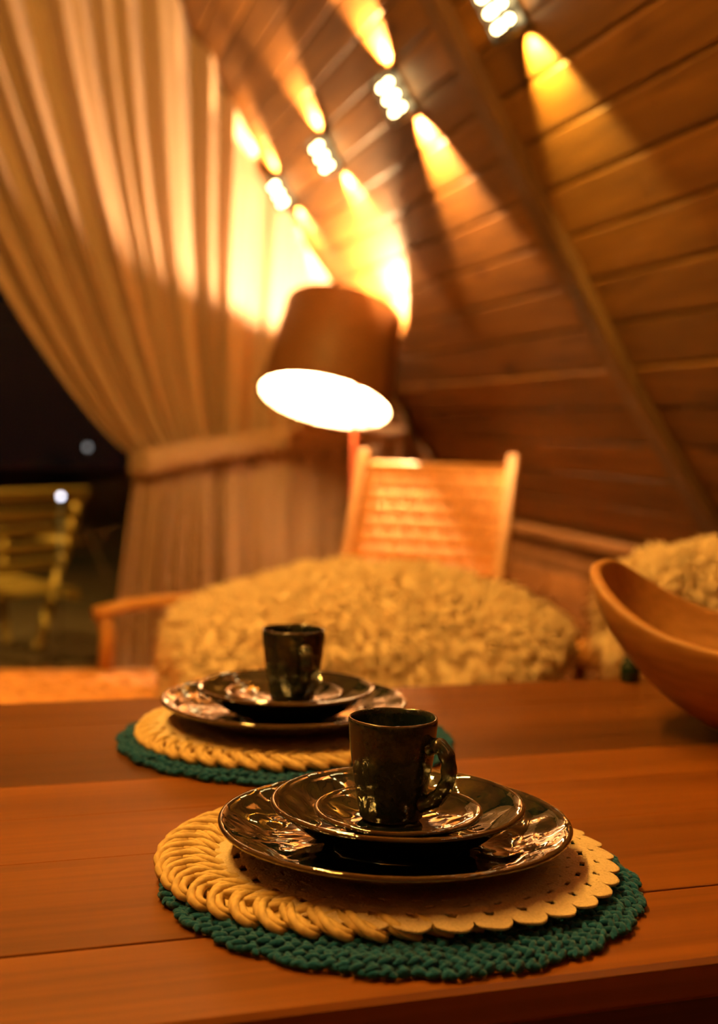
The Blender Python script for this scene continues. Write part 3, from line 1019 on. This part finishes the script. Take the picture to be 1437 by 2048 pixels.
sheepskin('sheepskin', 'large cream sheepskin draped over the reclined chair behind the table', (.885, 2.86, 0), math.radians(3),
          [(-.53, .46, .58, .6), (-.50, .40, .645, .9), (-.40, .38, .690, 1), (-.25, .38, .735, .95), (0, .38, .757, 1), (.10, .40, .757, 1), (.17, .45, .745, .95), (.26, .53, .715, .85), (.335, .580, .675, .6), (.375, .60, .645, .3)], .27, 13000, 11, .65)
sheepskin('sheepskin', 'white sheepskin over the chair back seen behind the wooden bowl', (1.50, 2.46, 0), 0,
          [(-.29, .66, .75, .4), (-.27, .60, .81, .7), (-.20, .54, .85, .9), (0, .40, .875, 1), (.2, .40, .86, .9), (.30, .5, .80, .6)], .12, 5500, 12)

# ------------------------------------------------------------------ small round side table with a dark jar
def side_table():
    root = empty('side_table', (1.335, 2.75, 0))
    tag(root, 'small round wooden side table between the two sheepskins', 'side table')
    b = MB(); b.lathe([(0, .560), (.070, .560), (.086, .572), (.094, .592), (.094, .608), (.088, .618), (0, .622)], 40); b.build('top', MAT['chair'], root)
    for k in range(3):
        a = .5 + k * 2.094
        b = MB(); b.tube([(.06 * math.cos(a), .06 * math.sin(a), .565), (.10 * math.cos(a), .10 * math.sin(a), 0)], lambda q: .016 - .004 * q, 8); b.build('leg', MAT['chair'], root)
    j = MB(); j.lathe([(0, 0), (.020, 0), (.024, .004), (.025, .040), (.021, .050), (.017, .055), (.018, .066), (.014, .068), (.013, .056), (.017, .046), (.020, .038), (.020, .006), (0, .005)], 24)
    o = j.build('jar', MAT['darkgreen'], None, (.838, 1.652, .7503)); o.scale = (.56, .56, .52)
    tag(o, 'tiny dark green jar at the far table edge, left of the wooden bowl', 'jar')
side_table()

# ------------------------------------------------------------------ outside, at night
b = MB(); b.box((0, 0, 0), (9, 5, .08)); tag(b.build('deck_floor', MAT['deck'], None, (0, 8.2, -.12)), kind='structure')
def deck_chair():
    root = empty('slatted_deck_chair', (.02, 6.50, -.08), math.radians(42))
    tag(root, 'slatted wooden deck chair standing outside in the dark', 'chair')
    m_ = MAT['teak']
    # local x = width (to the right), local y = facing direction
    lean = .36
    def P(x, h): return Vector((x, .05 - lean * (h - .38), h))
    for x in (-.30, .30):
        b = MB(); b.bar(P(x, .0) * 1.0, P(x, .80), .035, .045, upv=(0, 1, 0)); b.build('back_stile', m_, root)
        b = MB(); b.bar((x, -.10, .30), (x, .52, .36), .035, .045); b.build('seat_rail', m_, root)
        b = MB(); b.bar((x, .50, .36), (x, .42, .0), .035, .045, upv=(0, 1, 0)); b.build('front_leg', m_, root)
        b = MB(); b.bar((x * 1.1, -.08, .57), (x * 1.1, .50, .59), .06, .022); b.build('armrest', m_, root)
        b = MB(); b.bar((x, .44, .34), (x, .44, .58), .03, .03, upv=(0, 1, 0)); b.build('arm_post', m_, root)
    for k in range(5):
        h = .46 + k * .085
        b = MB(); b.bar(P(-.29, h), P(.29, h), .014, .055, upv=(0, -lean, 1)); b.build('back_slat', m_, root)
    b = MB(); b.bar(P(-.34, .815), P(.34, .815), .03, .06, upv=(0, -lean, 1)); b.build('top_rail', m_, root)
    for k in range(7):
        y = -.04 + k * .085
        b = MB(); b.bar((-.29, y, .335 + y * .09), (.29, y, .335 + y * .09), .055, .016); b.build('seat_slat', m_, root)
deck_chair()
def garden_light(label, loc, mat, r):
    root = empty('garden_light', (loc[0], loc[1], -.1)); tag(root, label, 'garden light', 'garden lights')
    b = MB(); b.tube([(0, 0, 0), (0, 0, loc[2] + .1)], .006, 8); b.build('post', MAT['black'], root)
    b = MB(); b.lathe([(0, -r), (r * .7, -r * .7), (r, 0), (r * .7, r * .7), (0, r)], 16); b.build('lamp_globe', mat, root, (0, 0, loc[2] + .1 + r))
garden_light('bright bluish garden light before the top rail of the deck chair', (.197, 6.02, .742), MAT['cold'], .012)
garden_light('dim distant garden light higher in the dark beside the curtain', (.727, 14, .79), MAT['cold2'], .030)
b = MB(); b.box((0, 0, 0), (30, 30, .1)); tag(b.build('ground', MAT['hedge'], None, (0, 22, -.25)), kind='structure')
# porch lamp added out of view to light the deck
root = empty('added_porch_lamp', (-1.6, 5.78, 1.9)); tag(root, 'small added porch lamp, unseen, outside the glazed gable', 'wall lamp')
b = MB(); b.lathe([(0, 0), (.05, 0), (.05, .10), (.03, .12), (0, .12)], 16); b.build('housing', MAT['black'], root)
spot('added_porch_light', root, (0, .02, -.03), (.55, .6, -1), 320.0, OLIVE, 120, .6, .03)

# ------------------------------------------------------------------ string of bulbs added out of view to light table and sheepskins
root = empty('added_string_light', (0, 0, 0))
tag(root, 'added string of small warm bulbs hung unseen along the room above the table', 'added string light')
pts = []
NB = 13
for k in range(NB):
    a = k / (NB - 1)
    pts.append(Vector((-.90 + 1.05 * a, .50 + 2.25 * a, 3.04 - .18 * math.sin(a * math.pi))))
b = MB(); b.tube([Vector((-1.36, .10, 3.20))] + [p + Vector((0, 0, .05)) for p in pts] + [Vector((.27, 3.16, 3.20))], .003, 6); b.build('wire', MAT['black'], root)
gb = MB(); gb.lathe([(0, -.020), (.012, -.016), (.017, -.004), (.015, .008), (.008, .022), (0, .023)], 12); bulb_me = gb.mesh('bulb'); bulb_me.materials.append(MAT['added_string_glow'])
sb = MB(); sb.tube([(0, 0, .020), (0, 0, .050)], .008, 8); sock_me = sb.mesh('socket'); sock_me.materials.append(MAT['black'])
for p in pts:
    obj('bulb', bulb_me, None, root, p); obj('socket', sock_me, None, root, p)
